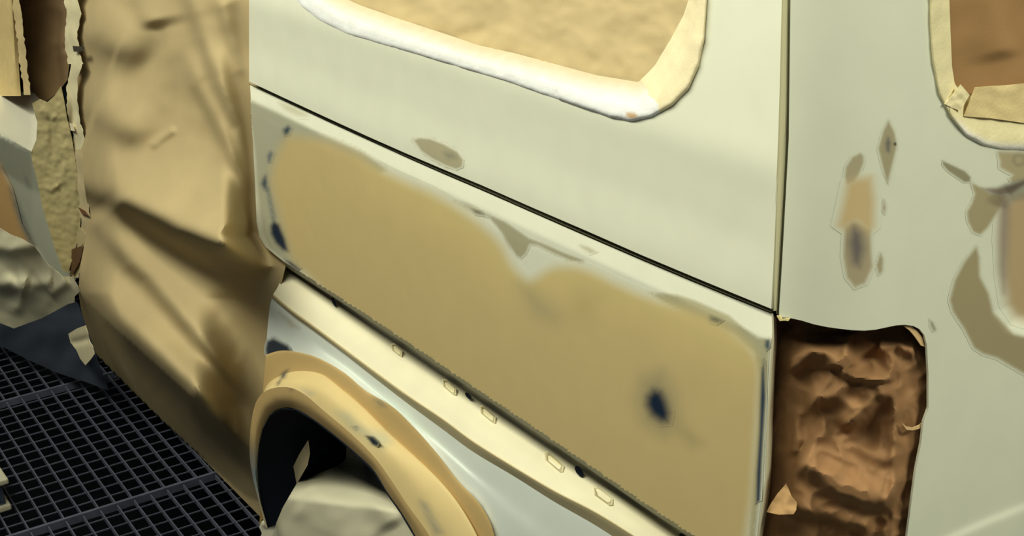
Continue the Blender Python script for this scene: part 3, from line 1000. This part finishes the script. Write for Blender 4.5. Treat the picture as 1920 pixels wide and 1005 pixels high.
# ------------------------------------------------------------------ masking over the rear door window
rear_mask = thing('window_masking', 'brown paper and cream tape masking the rear door window at right', 'paper', (-.96, .2, 1.35))
RP = [(1776, -120), (1778, 0), (1780, 52), (1783, 124), (1788, 156), (1800, 180), (1816, 188), (1840, 180), (1940, 172), (2030, 160), (2040, -120)]
sheet('paper', RP, lambda uv: on_ruled(uv, CORNER, -.016 + .003 * vnoise(uv, 60, 2.) + fold(uv, [(1905, 110), (1885, 60), (1870, 0), (1860, -80)], .014, 20, 50)), 6, M_PAPER, rear_mask, paper_col((160, 126, 84), .06, 40, 3.))
RI = [(1780, -120), (1780, 0), (1782, 52), (1785, 124), (1790, 156), (1800, 172), (1814, 180), (1830, 178), (1850, 176), (1890, 172), (1940, 168), (1990, 164), (2020, 140), (2034, 80), (2040, -120)]
rcol = lambda c: paper_col(c, .07, 22, 7.)


def rear_tape_col(uv):
    C = flatcol((234, 224, 178), len(uv)) * (1 + .05 * vnoise(uv, 18, 4.)[:, None])
    d, s, _ = dist_line(uv, RW_OUT)
    a = np.clip((16 - d) / 10, 0, 1)[:, None] * np.clip((uv[:, 1:] - 215) / 30, 0, 1)  # highlight on the lower tape edge, painted as whiter colour
    return C * (1 - a) + lin((246, 244, 232))[None] * a


band('masking_tape', 0.0, .34, RW_OUT, RI, 60, rear_tape_col, 2., rear_mask, bulge=.006, deep=.012, corner=True)
band('masking_tape', .335, .60, RW_OUT, RI, 60, rear_tape_col, 6., rear_mask, bulge=.008, deep=.010, corner=True)
band('masking_tape', .595, 1.0, RW_OUT, RI, 60, rear_tape_col, 9., rear_mask, bulge=.008, deep=.010, corner=True)
sheet('masking_tape', [(1772, 195), (1802, 159), (1818, 178), (1801, 208), (1785, 202)], lambda uv: on_ruled(uv, CORNER, .006 + .002 * vnoise(uv, 12, 1.)), 4, M_TAPE, rear_mask, rcol((238, 226, 180)), label='torn triangular tape end')
sheet('masking_tape', [(1808, 218), (1829, 164), (1920, 157), (1990, 152), (1990, 225), (1930, 232), (1860, 222)], lambda uv: on_ruled(uv, CORNER, .004 + .003 * vnoise(uv, 26, 5.)), 5, M_TAPE, rear_mask, rcol((226, 206, 152)), label='wide cream tape along the lower edge')

# ------------------------------------------------------------------ crumpled paper in the tail light opening
lamp_mask = thing('masking_paper', 'crumpled dark brown paper stuffed in the empty tail light opening', 'paper', (-1.03, .06, .9))
LP = [(1452, 592), (1480, 590), (1530, 600), (1600, 610), (1680, 604), (1720, 608), (1737, 622), (1742, 646), (1746, 701), (1746, 765), (1737, 790), (1732, 832), (1722, 882), (1714, 942), (1706, 1005), (1700, 1070),
      (1416, 1070), (1425, 1005), (1438, 900), (1444, 800), (1449, 700), (1452, 640)]


def lamp_paper(uv):
    h = -.028 * np.exp(-((uv[:, 1] - 590) / 55) ** 2) + .002
    h = h - .014 * np.exp(-((uv[:, 0] - 1462) / 26) ** 2)
    h += fold(uv, [(1470, 700), (1500, 688), (1525, 668), (1545, 668), (1572, 690), (1600, 708)], .016, 12, 38)
    h += fold(uv, [(1570, 700), (1600, 712), (1640, 718), (1680, 714)], .014, 7, 30)
    h += fold(uv, [(1596, 620), (1592, 660), (1600, 690)], .018, 12, 50, flip=True)
    h += fold(uv, [(1498, 780), (1530, 760), (1570, 752), (1620, 782)], .014, 16, 45, ends=.3)
    h += fold(uv, [(1560, 800), (1590, 800), (1620, 785), (1645, 748), (1690, 742)], .016, 14, 40, ends=.25)
    h += fold(uv, [(1570, 836), (1620, 856), (1660, 868), (1700, 876)], .007, 16, 30, ends=.4)
    h += fold(uv, [(1488, 862), (1520, 896), (1570, 928), (1620, 945), (1675, 960)], .026, 20, 55)
    h += fold(uv, [(1455, 960), (1500, 962), (1560, 978), (1640, 1000)], .016, 14, 40)
    h += fold(uv, [(1640, 660), (1680, 650), (1718, 668)], .012, 12, 30)
    h += ridge(uv, [(1490, 860), (1494, 800), (1500, 760)], .005, 12)
    h += ridge(uv, [(1678, 720), (1676, 850), (1674, 965)], .004, 9)
    q = uv @ np.array([[1.0, -.35], [.35, 1.0]])
    h += .010 * (.25 - np.abs(vnoise(q, 75, 4.))) + .004 * (.25 - np.abs(vnoise(q, 34, 9.)))
    h = np.where(h > 0, 2.4 * h, h)
    return on_ruled(uv, INNER, np.clip(h, -.06, .06))


sheet('paper', LP, lamp_paper, 4, M_PAPER, lamp_mask, paper_col((150, 114, 78), .08, 40, 2.), thick=.0008)
sheet('torn_scrap', [(1437, 960), (1444, 946), (1458, 925), (1474, 907), (1478, 915), (1484, 930), (1494, 942), (1493, 956), (1488, 964), (1460, 965)],
      lambda uv: on_ruled(uv, INNER, .034 + .002 * vnoise(uv, 14, 5.) + .0002 * (uv[:, 1] - 930)), 4, M_PAPER, lamp_mask, paper_col((216, 174, 122), .05, 20, 1.), label='small pale folded paper flap')
sheet('torn_scrap', [(1690, 792), (1700, 800), (1712, 802), (1724, 797), (1729, 793), (1726, 803), (1712, 807), (1700, 806)], lambda uv: on_ruled(uv, INNER, .022), 3, M_PAPER, lamp_mask, paper_col((222, 190, 140), .05, 20, 1.))
sheet('torn_scrap', [(1694, 611), (1710, 612), (1722, 622), (1730, 634), (1734, 650), (1727, 648), (1716, 632), (1706, 620)], lambda uv: on_ruled(uv, INNER, .022), 3, M_PAPER, lamp_mask, paper_col((222, 190, 140), .05, 20, 1.))
sheet('masking_tape', [(1456, 592), (1462, 592), (1466, 598), (1474, 597), (1481, 597), (1478, 602), (1470, 601), (1462, 602)], lambda uv: on_ruled(uv, CORNER, .004), 2.5, M_TAPE, lamp_mask, (238, 222, 160), label='tiny cream tape scrap')

# ------------------------------------------------------------------ wheel covers
rear_cover = thing('wheel_cover', 'pale crumpled sheet wrapped over the rear wheel under the arch', 'cover', (-2.1, .0, .2))
RC = [(584, 800), (592, 782), (640, 818), (672, 848), (706, 880), (735, 922), (762, 960), (788, 1005), (815, 1070), (840, 1160), (850, 1290), (760, 1290), (640, 1220), (560, 1130), (512, 1060), (508, 1012), (512, 1000), (519, 978), (531, 950), (556, 907), (582, 866), (582, 830)]


def cover_pt(uv):
    u, v = uv[:, 0], uv[:, 1]
    t = np.clip((v - 850 - .12 * (u - 600)) / 95, 0, 1)
    t = t * t * (3 - 2 * t)
    y = .16 - .19 * t
    h = fold(uv, [(575, 925), (610, 928), (650, 912), (700, 900)], .022, 16, 40) + fold(uv, [(540, 960), (580, 985), (640, 1020), (680, 1060)], .02, 20, 60)
    h += ridge(uv, [(656, 868), (690, 910), (740, 990)], .018, 22, .1) + ridge(uv, [(560, 870), (572, 840), (580, 810)], .02, 9) - ridge(uv, [(572, 905), (585, 860), (600, 830)], .02, 10)
    h += .010 * vnoise(uv, 70, 8.) + .004 * vnoise(uv, 30, 1.)
    h -= np.clip((u - np.interp(v, [780, 1070], [600, 780])) / 60, 0, 1) * .02
    P = on_y(uv, y, h)
    P[:, 2] = np.maximum(P[:, 2], .004)
    return P


sheet('cover_sheet', RC, cover_pt, 5, M_SHEET, rear_cover, paper_col((222, 218, 190), .03, 60, 2.), thick=.0008)
sheet('cover_flap', [(529, 953), (508, 966), (490, 978), (486, 988), (491, 1000), (486, 1012), (490, 1040), (510, 1040), (514, 1000), (520, 980)], lambda uv: on_y(uv, .0, .03 + ridge(uv, [(488, 984), (520, 980), (528, 958)], .02, 6)), 3, M_SHEET, rear_cover, (226, 222, 196))
sheet('cover_flap', [(577, 826), (580, 850), (576, 872), (556, 907), (550, 874), (562, 850)], lambda uv: on_y(uv, .03, .0), 4, M_SHEET, rear_cover, (222, 206, 170))
sheet('paper_scrap', [(494, 928), (520, 930), (518, 946), (508, 960), (492, 974), (486, 984), (488, 960)], lambda uv: on_y(uv, .03), 4, M_PAPER, rear_cover, paper_col((170, 140, 88), .05, 20, 1.), label='brown paper scrap under the arch')

front_cover = thing('wheel_cover', 'pale crumpled plastic sheet over the front wheel above the floor grating', 'cover', (-4.7, .0, .2))
FC = [(-140, 330), (-40, 408), (0, 428), (20, 440), (42, 448), (64, 462), (92, 498), (118, 518), (136, 520), (146, 536), (150, 546), (140, 556), (140, 566), (128, 576), (110, 586), (76, 602), (44, 617), (26, 622), (14, 616), (0, 614), (-140, 560)]
FS = [(-140, 540), (0, 606), (26, 616), (80, 596), (128, 570), (144, 566), (150, 580), (158, 602), (172, 640), (188, 690), (204, 732), (160, 716), (110, 700), (60, 678), (0, 648), (-140, 590)]


def fcov(uv):
    h = fold(uv, [(-20, 470), (20, 476), (60, 470), (80, 462)], .05, 14, 30) + fold(uv, [(-40, 530), (10, 545), (50, 556)], .05, 12, 34) + fold(uv, [(30, 530), (70, 540), (100, 535)], .03, 12, 30)
    h += ridge(uv, [(0, 520), (50, 545), (20, 590)], .03, 14) + fold(uv, [(95, 558), (120, 540), (132, 530)], .03, 10, 30) + .02 * vnoise(uv, 60, 3.) + .003 * vnoise(uv, 18, 1.)
    return on_y(uv, np.interp(uv[:, 0], [-140, 0, 150, 205], [-.34, -.20, -.045, -.02]), h)


sheet('cover_sheet', FC, fcov, 5, M_SHEET, front_cover, paper_col((218, 212, 182), .04, 40, 2.), thick=.0008)
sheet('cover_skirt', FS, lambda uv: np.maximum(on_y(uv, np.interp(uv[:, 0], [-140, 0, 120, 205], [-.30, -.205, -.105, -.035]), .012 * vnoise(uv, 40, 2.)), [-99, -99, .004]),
      5, M_SHEET, front_cover, paper_col((70, 78, 92), .06, 40, 3.), thick=.0008, label='lower skirt, shade painted dark')  # shade beneath the wheel is painted into this dark sheet colour
sheet('cover_flap', [(128, 626), (144, 616), (160, 610), (165, 625), (168, 640), (174, 650), (177, 664), (170, 674), (160, 685), (150, 672), (143, 656), (132, 642)],
      lambda uv: on_y(uv, -.10, .05 + ridge(uv, [(132, 644), (150, 640), (170, 634)], -.02, 7)), 4, M_SHEET, front_cover, (222, 212, 176), label='small pale folded flap')

# ------------------------------------------------------------------ crate at the left edge
crate = thing('crate', 'pale grey plastic crate cut by the left edge on the grating', 'crate', (-3.36, -.52, 0))
def slab(name, x0, x1, y0, y1, z0, z1, mat, bev=.004, label=None):
    return box(name, (x0, y0, z0), (x1, y1, z1), mat, crate, bev, label)


slab('crate_base', -3.46, -3.262, -.66, -.424, .002, .018, M_CRATE, label='cream bottom rim')
slab('crate_floor', -3.45, -3.27, -.65, -.434, .018, .022, M_CRATE_D)
slab('crate_wall', -3.45, -3.27, -.446, -.434, .022, .075, M_CRATE_D)
slab('crate_wall', -3.45, -3.27, -.65, -.638, .022, .075, M_CRATE_D)
slab('crate_wall', -3.282, -3.27, -.638, -.446, .022, .075, M_CRATE_D)
slab('crate_wall', -3.45, -3.438, -.638, -.446, .022, .075, M_CRATE_D)
slab('crate_rim', -3.47, -3.255, -.45, -.42, .075, .09, M_CRATE)
slab('crate_rim', -3.47, -3.255, -.665, -.635, .075, .09, M_CRATE)
slab('crate_rim', -3.285, -3.255, -.635, -.45, .075, .09, M_CRATE)
slab('crate_rim', -3.47, -3.44, -.635, -.45, .075, .09, M_CRATE)
